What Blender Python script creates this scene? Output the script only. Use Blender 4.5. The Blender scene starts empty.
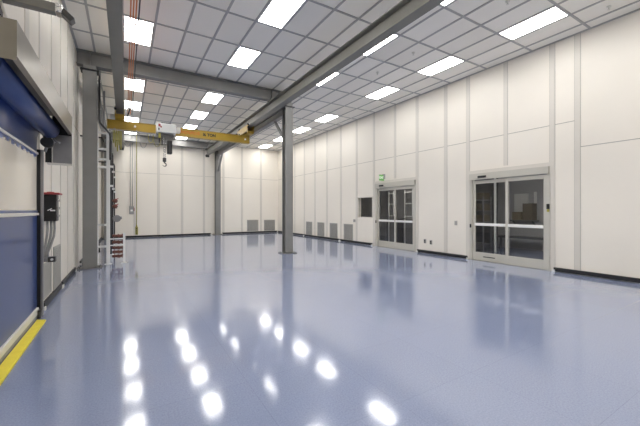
import bpy, bmesh, math, random
from mathutils import Vector, Matrix
R = random.Random(7)
PI = math.pi
SC = bpy.context.scene
COL = SC.collection
EYE = 1.5

# ------------------------------------------------------------------ materials
def mat(name, col, rough=0.5, metal=0.0, spec=0.5, emit=None, estr=0.0, coat=0.0):
    m = bpy.data.materials.new(name); m.use_nodes = True
    b = m.node_tree.nodes['Principled BSDF']
    b.inputs['Base Color'].default_value = (*col, 1)
    b.inputs['Roughness'].default_value = rough
    b.inputs['Metallic'].default_value = metal
    b.inputs['Specular IOR Level'].default_value = spec
    b.inputs['Coat Weight'].default_value = coat
    if emit:
        b.inputs['Emission Color'].default_value = (*emit, 1)
        b.inputs['Emission Strength'].default_value = estr
    return m

def vary(m, amount=0.06, scale=6.0, bump=0.0, bscale=200.0):
    """mottled tint and optional fine bump on a principled material"""
    nt = m.node_tree; b = nt.nodes['Principled BSDF']
    c = tuple(b.inputs['Base Color'].default_value)
    tc = nt.nodes.new('ShaderNodeTexCoord')
    n = nt.nodes.new('ShaderNodeTexNoise'); n.inputs['Scale'].default_value = scale; n.inputs['Detail'].default_value = 5
    nt.links.new(tc.outputs['Object'], n.inputs['Vector'])
    r = nt.nodes.new('ShaderNodeValToRGB')
    r.color_ramp.elements[0].position = 0.3; r.color_ramp.elements[1].position = 0.7
    r.color_ramp.elements[0].color = (*[v * (1 - amount) for v in c[:3]], 1)
    r.color_ramp.elements[1].color = (*[min(1, v * (1 + amount)) for v in c[:3]], 1)
    nt.links.new(n.outputs['Fac'], r.inputs['Fac']); nt.links.new(r.outputs['Color'], b.inputs['Base Color'])
    if bump:
        n2 = nt.nodes.new('ShaderNodeTexNoise'); n2.inputs['Scale'].default_value = bscale
        nt.links.new(tc.outputs['Object'], n2.inputs['Vector'])
        bp = nt.nodes.new('ShaderNodeBump'); bp.inputs['Strength'].default_value = bump; bp.inputs['Distance'].default_value = 0.002
        nt.links.new(n2.outputs['Fac'], bp.inputs['Height']); nt.links.new(bp.outputs['Normal'], b.inputs['Normal'])
    return m

M = {}
M['wall'] = vary(mat('wall_panel', (0.83, 0.785, 0.705), 0.42, spec=0.35), 0.015, 0.8)
M['batten'] = mat('wall_batten', (0.68, 0.645, 0.58), 0.35)
M['seam'] = mat('wall_seam', (0.42, 0.40, 0.36), 0.6)
M['base'] = mat('black_base', (0.018, 0.018, 0.02), 0.45)
M['clip'] = mat('white_clip', (0.8, 0.79, 0.75), 0.4)
M['tee'] = mat('ceiling_tee', (0.42, 0.415, 0.40), 0.55)
M['steel'] = vary(mat('grey_painted_steel', (0.225, 0.222, 0.214), 0.42), 0.05, 3)
M['steel2'] = vary(mat('grey_beam_paint', (0.20, 0.195, 0.172), 0.42), 0.05, 3)
M['darksteel'] = mat('dark_steel', (0.06, 0.06, 0.06), 0.4, 0.3)
M['plate'] = mat('base_plate_steel', (0.16, 0.155, 0.145), 0.5)
M['yellow'] = vary(mat('crane_yellow', (0.38, 0.245, 0.025), 0.38), 0.06, 4)
M['ycable'] = mat('yellow_cable', (0.38, 0.34, 0.07), 0.5)
M['stripe'] = vary(mat('safety_yellow', (0.86, 0.72, 0.06), 0.5), 0.05, 9)
M['white'] = mat('white_paint', (0.82, 0.82, 0.80), 0.35)
M['white2'] = mat('off_white_plastic', (0.72, 0.70, 0.64), 0.4)
M['black'] = mat('black_plastic', (0.015, 0.015, 0.016), 0.4)
M['red'] = mat('red_paint', (0.42, 0.07, 0.07), 0.45)
M['rust'] = mat('copper_red_valve', (0.20, 0.085, 0.065), 0.4, 0.2)
M['orange'] = mat('orange_conductor', (0.60, 0.20, 0.07), 0.4)
M['lettering'] = mat('orange_lettering', (0.55, 0.13, 0.01), 0.5)
M['chrome'] = mat('bright_metal', (0.72, 0.72, 0.72), 0.22, 1.0)
M['alu'] = mat('door_aluminium', (0.57, 0.55, 0.49), 0.38, 0.15)
M['header'] = mat('door_header', (0.56, 0.54, 0.48), 0.38, 0.15)
M['stainless'] = vary(mat('hood_steel', (0.28, 0.26, 0.22), 0.30, 0.9), 0.05, 7)
M['galv'] = vary(mat('galvanised', (0.30, 0.295, 0.30), 0.42, 0.6), 0.05, 8)
M['conduit'] = mat('grey_conduit', (0.30, 0.30, 0.30), 0.4, 0.3)
M['boxgrey'] = mat('switch_grey', (0.33, 0.33, 0.32), 0.45)
M['green'] = mat('exit_green', (0.16, 0.42, 0.12), 0.4, emit=(0.20, 0.45, 0.14), estr=0.2)
M['exittext'] = mat('exit_letters', (0.8, 0.85, 0.75), 0.4, emit=(0.8, 0.9, 0.7), estr=0.3)
M['blue'] = vary(mat('blue_curtain', (0.036, 0.07, 0.22), 0.34, coat=0.25), 0.06, 2)
M['grille'] = mat('grille_grey', (0.40, 0.39, 0.36), 0.5)
M['grilledark'] = mat('grille_slot', (0.16, 0.155, 0.145), 0.7)
M['rubber'] = mat('black_rubber', (0.012, 0.012, 0.013), 0.55)
M['threshold'] = mat('door_threshold', (0.36, 0.35, 0.32), 0.4, 0.4)
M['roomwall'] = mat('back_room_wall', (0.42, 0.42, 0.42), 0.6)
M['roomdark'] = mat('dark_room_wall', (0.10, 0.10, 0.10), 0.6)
M['carton'] = mat('dark_carton', (0.12, 0.10, 0.07), 0.7)
M['carton2'] = mat('tan_carton', (0.20, 0.165, 0.11), 0.7)
M['shelf'] = mat('shelf_grey', (0.14, 0.14, 0.145), 0.5)
M['paper'] = mat('pale_panel', (0.72, 0.72, 0.70), 0.5)

# lit lens of the ceiling panels
M['lens'] = mat('light_lens', (0.9, 0.9, 0.88), 0.4, emit=(1.0, 0.985, 0.955), estr=13.0)
M['lens3'] = mat('bright_fill_lens', (0.9, 0.9, 0.9), 0.4, emit=(1.0, 0.98, 0.95), estr=36.0)  # glow of the fill lamps added behind the near door and roll-up door
M['lens2'] = mat('dark_room_fill_lens', (0.9, 0.9, 0.9), 0.4, emit=(1.0, 0.98, 0.95), estr=9.0)  # weaker glow of the fill lamps added behind the far door

def tile_mat():
    m = mat('ceiling_tile', (0.62, 0.615, 0.60), 0.75, spec=0.2)
    nt = m.node_tree; b = nt.nodes['Principled BSDF']
    tc = nt.nodes.new('ShaderNodeTexCoord')
    mp = nt.nodes.new('ShaderNodeVectorMath'); mp.operation = 'SUBTRACT'; mp.inputs[1].default_value = (2.44, 3.07, 0)
    dv = nt.nodes.new('ShaderNodeVectorMath'); dv.operation = 'DIVIDE'; dv.inputs[1].default_value = (0.622, 1.22, 1)
    fl = nt.nodes.new('ShaderNodeVectorMath'); fl.operation = 'FLOOR'
    sx = nt.nodes.new('ShaderNodeVectorMath'); sx.operation = 'MULTIPLY'; sx.inputs[1].default_value = (1, 1, 0)
    wn = nt.nodes.new('ShaderNodeTexWhiteNoise')
    nt.links.new(tc.outputs['Object'], mp.inputs[0]); nt.links.new(mp.outputs[0], dv.inputs[0])
    nt.links.new(dv.outputs[0], fl.inputs[0]); nt.links.new(fl.outputs[0], sx.inputs[0]); nt.links.new(sx.outputs[0], wn.inputs['Vector'])
    r = nt.nodes.new('ShaderNodeValToRGB')
    r.color_ramp.elements[0].color = (0.85, 0.82, 0.75, 1); r.color_ramp.elements[1].color = (0.92, 0.89, 0.82, 1)
    nt.links.new(wn.outputs['Value'], r.inputs['Fac']); nt.links.new(r.outputs['Color'], b.inputs['Base Color'])
    return m
M['tile'] = tile_mat()

def floor_mat():
    m = mat('blue_vinyl_floor', (0.24, 0.275, 0.40), 0.2, spec=0.6, coat=0.42); m.node_tree.nodes['Principled BSDF'].inputs['Coat IOR'].default_value = 1.75; m.node_tree.nodes['Principled BSDF'].inputs['Coat Roughness'].default_value = 0.075
    nt = m.node_tree; b = nt.nodes['Principled BSDF']
    tc = nt.nodes.new('ShaderNodeTexCoord')
    n1 = nt.nodes.new('ShaderNodeTexNoise'); n1.inputs['Scale'].default_value = 75; n1.inputs['Detail'].default_value = 6; n1.inputs['Roughness'].default_value = 0.75
    nt.links.new(tc.outputs['Object'], n1.inputs['Vector'])
    r = nt.nodes.new('ShaderNodeValToRGB')
    r.color_ramp.elements[0].position = 0.30; r.color_ramp.elements[1].position = 0.70
    r.color_ramp.elements[0].color = (0.190, 0.228, 0.355, 1); r.color_ramp.elements[1].color = (0.305, 0.352, 0.505, 1)
    nt.links.new(n1.outputs['Fac'], r.inputs['Fac'])
    br = nt.nodes.new('ShaderNodeTexBrick'); br.offset = 0.0
    br.inputs['Scale'].default_value = 1.0; br.inputs['Brick Width'].default_value = 0.914; br.inputs['Row Height'].default_value = 0.914
    br.inputs['Mortar Size'].default_value = 0.0022; br.inputs['Mortar Smooth'].default_value = 0.3
    br.inputs['Color1'].default_value = (1, 1, 1, 1); br.inputs['Color2'].default_value = (0.975, 0.975, 0.975, 1); br.inputs['Mortar'].default_value = (0.82, 0.82, 0.84, 1)
    nt.links.new(tc.outputs['Object'], br.inputs['Vector'])
    mx = nt.nodes.new('ShaderNodeMix'); mx.data_type = 'RGBA'; mx.blend_type = 'MULTIPLY'; mx.inputs[0].default_value = 1.0
    nt.links.new(r.outputs['Color'], mx.inputs[6]); nt.links.new(br.outputs['Color'], mx.inputs[7])
    nt.links.new(mx.outputs[2], b.inputs['Base Color'])
    # gloss: polished, a little uneven
    n2 = nt.nodes.new('ShaderNodeTexNoise'); n2.inputs['Scale'].default_value = 1.6; n2.inputs['Detail'].default_value = 4
    nt.links.new(tc.outputs['Object'], n2.inputs['Vector'])
    mr = nt.nodes.new('ShaderNodeMapRange'); mr.inputs['To Min'].default_value = 0.09; mr.inputs['To Max'].default_value = 0.13
    nt.links.new(n2.outputs['Fac'], mr.inputs['Value']); nt.links.new(mr.outputs['Result'], b.inputs['Roughness'])
    n3 = nt.nodes.new('ShaderNodeTexNoise'); n3.inputs['Scale'].default_value = 10; n3.inputs['Detail'].default_value = 4; n3.inputs['Distortion'].default_value = 1.0
    nt.links.new(tc.outputs['Object'], n3.inputs['Vector'])
    ad = nt.nodes.new('ShaderNodeMath'); ad.operation = 'MULTIPLY_ADD'; ad.inputs[1].default_value = 0.25
    nt.links.new(br.outputs['Fac'], ad.inputs[0]); nt.links.new(n3.outputs['Fac'], ad.inputs[2])
    bp = nt.nodes.new('ShaderNodeBump'); bp.inputs['Strength'].default_value = 0.14; bp.inputs['Distance'].default_value = 0.004
    nt.links.new(ad.outputs[0], bp.inputs['Height']); nt.links.new(bp.outputs['Normal'], b.inputs['Normal'])
    return m
M['floor'] = floor_mat()

def glass_mat(name, tint, ior=1.5, rough=0.0, haze=0.0):
    m = bpy.data.materials.new(name); m.use_nodes = True
    nt = m.node_tree; nt.nodes.clear()
    o = nt.nodes.new('ShaderNodeOutputMaterial')
    t = nt.nodes.new('ShaderNodeBsdfTransparent'); t.inputs['Color'].default_value = (*tint, 1)
    g = nt.nodes.new('ShaderNodeBsdfGlossy'); g.inputs['Roughness'].default_value = rough
    f = nt.nodes.new('ShaderNodeFresnel'); f.inputs['IOR'].default_value = ior
    mx = nt.nodes.new('ShaderNodeMixShader')
    ge = nt.nodes.new('ShaderNodeNewGeometry')
    inv = nt.nodes.new('ShaderNodeMath'); inv.operation = 'SUBTRACT'; inv.inputs[0].default_value = 1.0
    mu = nt.nodes.new('ShaderNodeMath'); mu.operation = 'MULTIPLY'
    nt.links.new(ge.outputs['Backfacing'], inv.inputs[1]); nt.links.new(inv.outputs[0], mu.inputs[0]); nt.links.new(f.outputs[0], mu.inputs[1])
    nt.links.new(mu.outputs[0], mx.inputs[0]); nt.links.new(t.outputs[0], mx.inputs[1]); nt.links.new(g.outputs[0], mx.inputs[2])
    last = mx
    if haze:
        d = nt.nodes.new('ShaderNodeBsdfDiffuse'); d.inputs['Color'].default_value = (0.75, 0.72, 0.66, 1)
        m2 = nt.nodes.new('ShaderNodeMixShader'); m2.inputs[0].default_value = haze
        nt.links.new(mx.outputs[0], m2.inputs[1]); nt.links.new(d.outputs[0], m2.inputs[2]); last = m2
    nt.links.new(last.outputs[0], o.inputs[0])
    return m
M['glass'] = glass_mat('tinted_door_glass', (0.88, 0.88, 0.87))
M['vinyl'] = glass_mat('clear_vinyl_window', (0.93, 0.92, 0.90), 1.6, 0.02, 0.30)

# ------------------------------------------------------------------ mesh helpers
def box(bm, x0, x1, y0, y1, z0, z1, mi=0):
    xs = sorted((x0, x1)); ys = sorted((y0, y1)); zs = sorted((z0, z1))
    v = [bm.verts.new((x, y, z)) for z in zs for y in ys for x in xs]
    for q in ((0, 2, 3, 1), (4, 5, 7, 6), (0, 1, 5, 4), (2, 6, 7, 3), (0, 4, 6, 2), (1, 3, 7, 5)):
        f = bm.faces.new([v[i] for i in q]); f.material_index = mi

def ring(c, t, r, n, up):
    a = t.cross(up)
    if a.length < 1e-4: a = t.cross(Vector((1, 0, 0)))
    a.normalize(); b = t.cross(a).normalized()
    return [c + (a * math.cos(2 * PI * k / n) + b * math.sin(2 * PI * k / n)) * r for k in range(n)]

def tube(bm, pts, r, n=10, mi=0):
    pts = [Vector(p) for p in pts]; rings = []
    for i, p in enumerate(pts):
        t = (pts[min(i + 1, len(pts) - 1)] - pts[max(i - 1, 0)]).normalized()
        rr = r[i] if isinstance(r, (list, tuple)) else r
        rings.append([bm.verts.new(q) for q in ring(p, t, rr, n, Vector((0.0123, 0.9, 0.2)))])
    for a, b in zip(rings, rings[1:]):
        for k in range(n):
            f = bm.faces.new((a[k], a[(k + 1) % n], b[(k + 1) % n], b[k])); f.smooth = True; f.material_index = mi
    for rg in (rings[0], rings[-1]):
        f = bm.faces.new(rg if rg is rings[-1] else rg[::-1]); f.material_index = mi

def bar(bm, p0, p1, w, h, mi=0):
    """rectangular bar between two points; w across, h in the plane holding z"""
    p0 = Vector(p0); p1 = Vector(p1); t = (p1 - p0).normalized()
    a = t.cross(Vector((0, 0, 1)))
    if a.length < 1e-4: a = Vector((1, 0, 0))
    a.normalize(); b = a.cross(t).normalized()
    v = []
    for p in (p0, p1):
        for s, u in ((-1, -1), (1, -1), (1, 1), (-1, 1)):
            v.append(bm.verts.new(p + a * (s * w / 2) + b * (u * h / 2)))
    for q in ((3, 2, 1, 0), (4, 5, 6, 7), (0, 1, 5, 4), (1, 2, 6, 5), (2, 3, 7, 6), (3, 0, 4, 7)):
        f = bm.faces.new([v[i] for i in q]); f.material_index = mi

def isec(bm, axis, a0, a1, c, w, h, tf=0.018, tw=0.012, mi=0):
    """I-section along axis 'x','y' (c = (other, zcentre), w flange, h depth) or 'z' (c=(x,y), flanges face +-y)"""
    if axis == 'y':
        cx, cz = c
        box(bm, cx - w / 2, cx + w / 2, a0, a1, cz + h / 2 - tf, cz + h / 2, mi)
        box(bm, cx - w / 2, cx + w / 2, a0, a1, cz - h / 2, cz - h / 2 + tf, mi)
        box(bm, cx - tw / 2, cx + tw / 2, a0, a1, cz - h / 2 + tf, cz + h / 2 - tf, mi)
    elif axis == 'x':
        cy, cz = c
        box(bm, a0, a1, cy - w / 2, cy + w / 2, cz + h / 2 - tf, cz + h / 2, mi)
        box(bm, a0, a1, cy - w / 2, cy + w / 2, cz - h / 2, cz - h / 2 + tf, mi)
        box(bm, a0, a1, cy - tw / 2, cy + tw / 2, cz - h / 2 + tf, cz + h / 2 - tf, mi)
    else:
        cx, cy = c
        box(bm, cx - w / 2, cx + w / 2, cy + h / 2 - tf, cy + h / 2, a0, a1, mi)
        box(bm, cx - w / 2, cx + w / 2, cy - h / 2, cy - h / 2 + tf, a0, a1, mi)
        box(bm, cx - tw / 2, cx + tw / 2, cy - h / 2 + tf, cy + h / 2 - tf, a0, a1, mi)

def obj(name, bm, mats, parent=None, bevel=0.0, origin=None):
    if not isinstance(mats, (list, tuple)): mats = [mats]
    me = bpy.data.meshes.new(name); bm.normal_update()
    bmesh.ops.recalc_face_normals(bm, faces=bm.faces[:])
    off = Vector((0, 0, 0))
    if parent is not None: off = WORLD[parent.name]
    elif origin is not None: off = Vector(origin)
    if off.length: bmesh.ops.translate(bm, verts=bm.verts[:], vec=-off)
    bm.to_mesh(me); bm.free()
    for m in mats: me.materials.append(M[m] if isinstance(m, str) else m)
    o = bpy.data.objects.new(name, me); COL.objects.link(o)
    if parent is not None: o.parent = parent; WORLD[o.name] = off
    else:
        o.location = off; WORLD[o.name] = off
    if bevel:
        bv = o.modifiers.new('bevel', 'BEVEL'); bv.width = bevel; bv.segments = 2; bv.limit_method = 'ANGLE'
    return o
WORLD = {}
def tag(o, label, cat, group=None, kind=None):
    o['label'] = label; o['category'] = cat
    if group: o['group'] = group
    if kind: o['kind'] = kind
    return o
def thing(name, label, cat, loc, group=None, kind='thing'):
    o = bpy.data.objects.new(name, None); COL.objects.link(o); o.location = loc; o.empty_display_size = 0.1
    WORLD[o.name] = Vector(loc)
    return tag(o, label, cat, group, kind)
def struct(name, bm, mats, bevel=0.0, origin=None):
    o = obj(name, bm, mats, None, bevel, origin); o['kind'] = 'structure'; return o
def B(): return bmesh.new()
def clone(root, d, label):
    """copy of a thing with copies of its parts and sub-parts, moved by d"""
    r = root.copy(); COL.objects.link(r); r.location = root.location + Vector(d); r['label'] = label
    for ch in list(root.children):
        c = ch.copy(); COL.objects.link(c); c.parent = r
        for g in list(ch.children):
            e = g.copy(); COL.objects.link(e); e.parent = c
    return r
def text(name, body, m, parent, loc, rot, size, ext=0.001, align='CENTER', bold=0.004):
    cu = bpy.data.curves.new(name, 'FONT'); cu.body = body; cu.size = size; cu.extrude = ext; cu.align_x = align; cu.align_y = 'CENTER'
    cu.materials.append(M[m])
    cu.offset = bold
    tmp = bpy.data.objects.new('tmp', cu); COL.objects.link(tmp); bpy.context.view_layer.update()
    me = bpy.data.meshes.new_from_object(tmp.evaluated_get(bpy.context.evaluated_depsgraph_get()))
    bpy.data.objects.remove(tmp); bpy.data.curves.remove(cu); me.name = name
    if not me.materials: me.materials.append(M[m])
    o = bpy.data.objects.new(name, me); COL.objects.link(o); o.parent = parent
    o.location = Vector(loc) - WORLD[parent.name]; o.rotation_euler = rot
    return o

# ------------------------------------------------------------------ dimensions
XL, XR, YB, YF, H = -1.07, 9.05, 20.6, -3.0, 5.625
T = 0.2

# ------------------------------------------------------------------ floor and ceiling
bm = B(); box(bm, -5.0, 14.0, YF - 0.2, YB + 0.2, -0.15, 0.0); struct('floor', bm, 'floor')
bm = B()
box(bm, XL - T, XR + T, YF - T, YB + T, H + 0.012, H + 0.15, 0)
gx = [2.44 + 0.622 * k for k in range(-5, 11)]
gy = [3.07 + 1.22 * k for k in range(-5, 15)]
for x in gx: box(bm, x - 0.023, x + 0.023, YF, YB, H - 0.002, H + 0.02, 1)
for y in gy:
    xs = [XL] + gx + [XR]
    for a, b in zip(xs, xs[1:]):
        a2 = a + (0.023 if a != XL else 0); b2 = b - (0.023 if b != XR else 0)
        box(bm, a2, b2, y - 0.023, y + 0.023, H - 0.002, H + 0.02, 1)
for x0, x1, y0, y1 in ((XL, XL + 0.05, YF, YB), (XR - 0.05, XR, YF, YB), (XL, XR, YB - 0.05, YB), (XL, XR, YF, YF + 0.05)):
    box(bm, x0, x1, y0, y1, H - 0.004, H + 0.018, 1)
struct('ceiling', bm, ['tile', 'tee'])

# ------------------------------------------------------------------ walls
def wall_x(bm, xf, s, y0, y1, holes, z0=0.0, z1=H, mi=0):
    """wall panel slab with inner face at x = xf, body towards s; holes = (ya, yb, za, zb)"""
    xa, xb = xf, xf + s * T
    y = y0
    for ya, yb, za, zb in sorted(holes):
        if ya > y: box(bm, xa, xb, y, ya, z0, z1, mi)
        if za > z0: box(bm, xa, xb, ya, yb, z0, za, mi)
        if zb < z1: box(bm, xa, xb, ya, yb, zb, z1, mi)
        y = yb
    if y < y1: box(bm, xa, xb, y, y1, z0, z1, mi)

D2 = (8.20, 10.40, 0.0, 2.62)      # far sliding door opening
D3 = (3.88, 6.05, 0.0, 2.60)       # near sliding door opening
WN = (10.59, 11.64, 1.18, 2.10)    # small window beside the far door
DR = (3.35, 5.95, 0.0, 2.85)       # roll-up door opening
P = 0.010                          # how proud the battens stand

bm = B()
wall_x(bm, XR, 1, YF, YB, [D2, D3, WN])
def vb(bm, y, w, z0=0.1, z1=H - 0.005, xf=XR, s=-1):
    box(bm, xf, xf + s * P, y - w / 2, y + w / 2, z0, z1, 1)
    for e in (-1, 1):
        box(bm, xf, xf + s * 0.003, y + e * w / 2, y + e * (w / 2 + 0.008), z0, z1, 2)
for y in (19.2, 17.98, 16.73, 15.49, 14.25, 12.98, 11.72, 10.52, 8.16, 6.94, 6.13, 3.84, 3.32, 0.9, -1.5):
    vb(bm, y, 0.11)
for y, z in ((9.27, 2.75), (4.98, 2.75)): vb(bm, y, 0.10, z)
ys = [YF, 3.26]
box(bm, XR, XR - 0.004, YF, 3.26, 2.972, 2.990, 2)
for a, b in ((3.38, 3.78), (3.90, 6.07), (6.19, 6.88), (7.0, 8.10), (8.22, 10.46), (10.58, 11.66), (11.78, 12.92), (13.04, 14.19), (14.31, 15.43), (15.55, 16.67), (16.79, 17.92), (18.04, 19.14), (19.26, YB)):
    box(bm, XR, XR - 0.004, a, b, 3.604, 3.620, 2)
struct('wall_right', bm, ['wall', 'batten', 'seam'])

bm = B()
box(bm, XL - T, XR + T, YB, YB + T, 0, H, 0)
for x in (-0.6, 0.47, 1.64, 2.9, 4.15, 5.33, 6.53, 7.83):
    box(bm, x - 0.05, x + 0.05, YB, YB - P, 0.1, H - 0.005, 1)
    for e in (-1, 1): box(bm, x + e * 0.05, x + e * 0.058, YB, YB - 0.003, 0.1, H - 0.005, 2)
box(bm, XL, XR, YB, YB - 0.004, 3.585, 3.600, 2)
struct('wall_back', bm, ['wall', 'batten', 'seam'])

bm = B()
wall_x(bm, XL, -1, YF, YB, [DR])
for y in (6.12, 7.02, 7.92, 8.82, 9.72, 10.62, 11.82, 13.02, 14.22, 15.42, 16.62, 17.82, 19.02):
    box(bm, XL, XL + P, y - 0.02, y + 0.02, 0.1, H - 0.005, 1)
    box(bm, XL, XL + 0.004, y + 0.02, y + 0.032, 0.1, H - 0.005, 2)
for y in (5.42,):
    box(bm, XL, XL + P, y - 0.10, y + 0.10, 3.0, H - 0.005, 1)
box(bm, XL, XL + 0.004, 6.14, YB, 3.585, 3.600, 2)
struct('wall_left', bm, ['wall', 'batten', 'seam'])
bm = B(); box(bm, XL - T, XR + T, YF - T, YF, 0, H); struct('wall_front', bm, 'wall')

# black baseboards with white end clips
def bboard(name, segs, axis, f, s):
    bm = B()
    for a, b in segs:
        if axis == 'y': box(bm, f, f + s * 0.035, a, b, 0.012, 0.105)
        else: box(bm, a, b, f, f + s * 0.035, 0.012, 0.105)
    o = struct(name, bm, 'base')
    c = B()
    for a, b in segs:
        for e in (a, b):
            if axis == 'y': box(c, f, f + s * 0.05, e - 0.03, e + 0.03, 0.0, 0.05)
            else: box(c, e - 0.03, e + 0.03, f, f + s * 0.05, 0.0, 0.05)
    obj('end_clip', c, 'clip', o)
bboard('baseboard_right', [(-2.9, 3.80), (6.13, 8.13), (10.62, 13.0), (13.08, 16.7), (16.78, 20.5)], 'y', XR, -1)
bboard('baseboard_back', [(-0.95, 4.55), (5.25, 9.0)], 'x', YB, -1)
bboard('baseboard_left', [(6.30, 7.9), (8.0, 9.9), (11.0, 20.5)], 'y', XL, 1)

# ------------------------------------------------------------------ rooms behind the glass and behind the roll-up door
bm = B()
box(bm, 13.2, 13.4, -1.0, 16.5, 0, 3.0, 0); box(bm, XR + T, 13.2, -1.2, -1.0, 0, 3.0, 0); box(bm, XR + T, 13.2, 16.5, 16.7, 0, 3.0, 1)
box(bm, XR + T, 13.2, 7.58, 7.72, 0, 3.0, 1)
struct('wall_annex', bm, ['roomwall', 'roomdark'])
bm = B(); box(bm, XR + T, 13.4, -1.2, 16.7, 3.0, 3.1); struct('ceiling_annex', bm, 'roomwall')
bm = B()
box(bm, -4.6, -4.4, 1.0, 12.0, 0, 3.4); box(bm, -4.4, XL - T, 0.8, 1.0, 0, 3.4); box(bm, -4.4, XL - T, 12.0, 12.2, 0, 3.4)
struct('wall_vestibule', bm, 'wall')
bm = B(); box(bm, -4.6, XL - T, 0.8, 12.2, 3.4, 3.5); struct('ceiling_vestibule', bm, 'tile')

# ------------------------------------------------------------------ ceiling light panels
LX = [(-0.048, 'above the left crane runway'), (2.44, 'in the middle crane bay row'),
      (4.928, 'beside the right crane runway'), (7.416, 'along the right wall')]
LY = [18.93, 16.49, 14.05, 11.61, 7.95, 5.51, 3.07, 0.63, -1.81]
ORD = ['nearest the back wall', 'second from the back wall', 'third from the back wall', 'first beyond the cross beam',
       'first in front of the cross beam', 'second in front of the cross beam', 'third in front of the cross beam',
       'fourth in front of the cross beam', 'fifth in front of the cross beam']
first = None
for x, rl in LX:
    for y, ol in zip(LY, ORD):
        lab = 'lit ceiling panel %s, %s' % (rl, ol)
        if first is None:
            first = t = thing('ceiling_light', lab, 'light', (x + 0.311, y + 0.61, H), 'lit panels in the ceiling grid')
            bm = B()
            X0, X1, Y0, Y1 = x + 0.025, x + 0.597, y + 0.025, y + 1.195
            for a in ((X0, X1, Y0, Y0 + 0.018), (X0, X1, Y1 - 0.018, Y1), (X0, X0 + 0.018, Y0 + 0.018, Y1 - 0.018), (X1 - 0.018, X1, Y0 + 0.018, Y1 - 0.018)):
                box(bm, *a, H - 0.002, H + 0.010)
            obj('frame', bm, 'white', t)
            bm = B(); box(bm, X0 + 0.019, X1 - 0.019, Y0 + 0.019, Y1 - 0.019, H + 0.0, H + 0.009); obj('diffuser', bm, 'lens', t)
            o0 = Vector((x, y, 0))
        else:
            clone(first, Vector((x, y, 0)) - o0, lab)

def fill_lamp(x, y, z, label, w=1.2, d=0.3, m='lens3'):  # made-up lamp, added only to brighten a room behind a door
    t = thing('fill_light', label, 'light', (x, y, z), None)
    bm = B(); box(bm, x - w / 2, x + w / 2, y - d / 2, y + d / 2, z - 0.05, z - 0.001); obj('housing', bm, 'white', t)
    bm = B(); box(bm, x - w / 2 + 0.02, x + w / 2 - 0.02, y - d / 2 + 0.02, y + d / 2 - 0.02, z - 0.06, z - 0.051); obj('diffuser', bm, m, t)
fill_lamp(9.9, 5.2, 3.0, 'added fill light in the room behind the near sliding door')  # added fill, set close behind the wall to stay out of view
fill_lamp(9.9, 2.2, 3.0, 'added fill light deeper in the room behind the near sliding door')
fill_lamp(9.72, 10.2, 3.0, 'added fill light in the dark room behind the far sliding door', 0.8, 0.8, 'lens2')  # added fill so the far door's room is not black
fill_lamp(9.72, 12.6, 3.0, 'added fill light deeper in the dark room behind the far sliding door', 0.8, 0.8, 'lens2')
fill_lamp(-2.8, 5.0, 3.4, 'added fill light behind the blue roll-up door', 1.2, 0.6)  # added fill that brightens the vision strip from behind
fill_lamp(-2.8, 7.5, 3.4, 'added fill light deeper behind the blue roll-up door', 1.2, 0.6)

# ------------------------------------------------------------------ steel frame
def column(x, y, label, w=0.30, h=0.26, top=5.115, brace=None):
    t = thing('steel_column', label, 'column', (x, y, 0))
    bm = B(); isec(bm, 'z', 0.025, top, (x, y), w, h, 0.02, 0.014)
    obj('post', bm, 'steel', t, 0.003)
    bm = B(); box(bm, x - 0.27, x + 0.27, y - 0.21, y + 0.21, 0.0, 0.025); bp = obj('base_plate', bm, 'plate', t, 0.003)
    for sx in (-1, 1):
        for sy in (-1, 1):
            bm = B(); px, py = x + sx * 0.21, y + sy * 0.16
            tube(bm, [(px, py, 0.02), (px, py, 0.055)], 0.013, 6); obj('anchor_bolt', bm, 'darksteel', bp)
    bm = B(); box(bm, x - 0.20, x + 0.20, y - 0.18, y + 0.18, top, top + 0.022); cp = obj('cap_plate', bm, 'darksteel', t, 0.003)
    bm = B(); isec(bm, 'z', top + 0.0225, 5.248, (x, y), 0.28, 0.24, 0.02, 0.014); obj('beam_seat', bm, 'steel', cp)
    if brace:
        for s in brace:
            bm = B(); bar(bm, (x, y + s * 0.135, 3.93), (x, y + s * 1.12, 4.895), 0.09, 0.075)
            obj('knee_brace', bm, 'steel', t, 0.003)
    return t
CY, BY = 10.3, 20.28
column(4.90, CY, 'grey steel column standing alone on the open floor with a knee brace', brace=(1,))
column(-0.78, CY, 'grey steel column close to the left wall beside the pipe rack', brace=(1,))
column(4.90, BY, 'grey steel column against the back wall beside the grilles', brace=(-1,))
column(-0.78, BY, 'grey steel column in the back corner behind the pipe rack', brace=(-1,))

def cross_beam(y, label):
    t = thing('steel_beam', label, 'beam', (2.0, y, 5.25))
    bm = B(); isec(bm, 'x', XL + 0.01, 5.06, (y, 5.434), 0.24, 0.37, 0.02, 0.014); obj('girder', bm, 'steel', t, 0.003)
    for x in (-0.78, -0.15, 4.28, 4.90):
        for s in (-1, 1):
            bm = B(); box(bm, x - 0.007, x + 0.007, y + s * 0.0075, y + s * 0.115, 5.27, 5.598); obj('stiffener', bm, 'steel', t)
cross_beam(CY, 'grey steel cross beam under the ceiling between the two near columns')
cross_beam(BY, 'grey steel cross beam under the ceiling close to the back wall')

def tie_beam(x, label):
    t = thing('steel_beam', label, 'beam', (x, 15.3, 5.0))
    bm = B(); isec(bm, 'y', CY + 0.144, BY - 0.144, (x, 5.035), 0.20, 0.29, 0.016, 0.012); obj('girder', bm, 'steel', t, 0.003)
    for y in (CY + 0.138, BY - 0.138):
        bm = B(); box(bm, x - 0.085, x + 0.085, y - 0.006, y + 0.006, 4.885, 5.10); obj('end_plate', bm, 'steel', t)
tie_beam(4.90, 'grey tie beam joining the free standing column to the back wall column')
tie_beam(-0.78, 'grey tie beam high along the left wall behind the near column')

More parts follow.
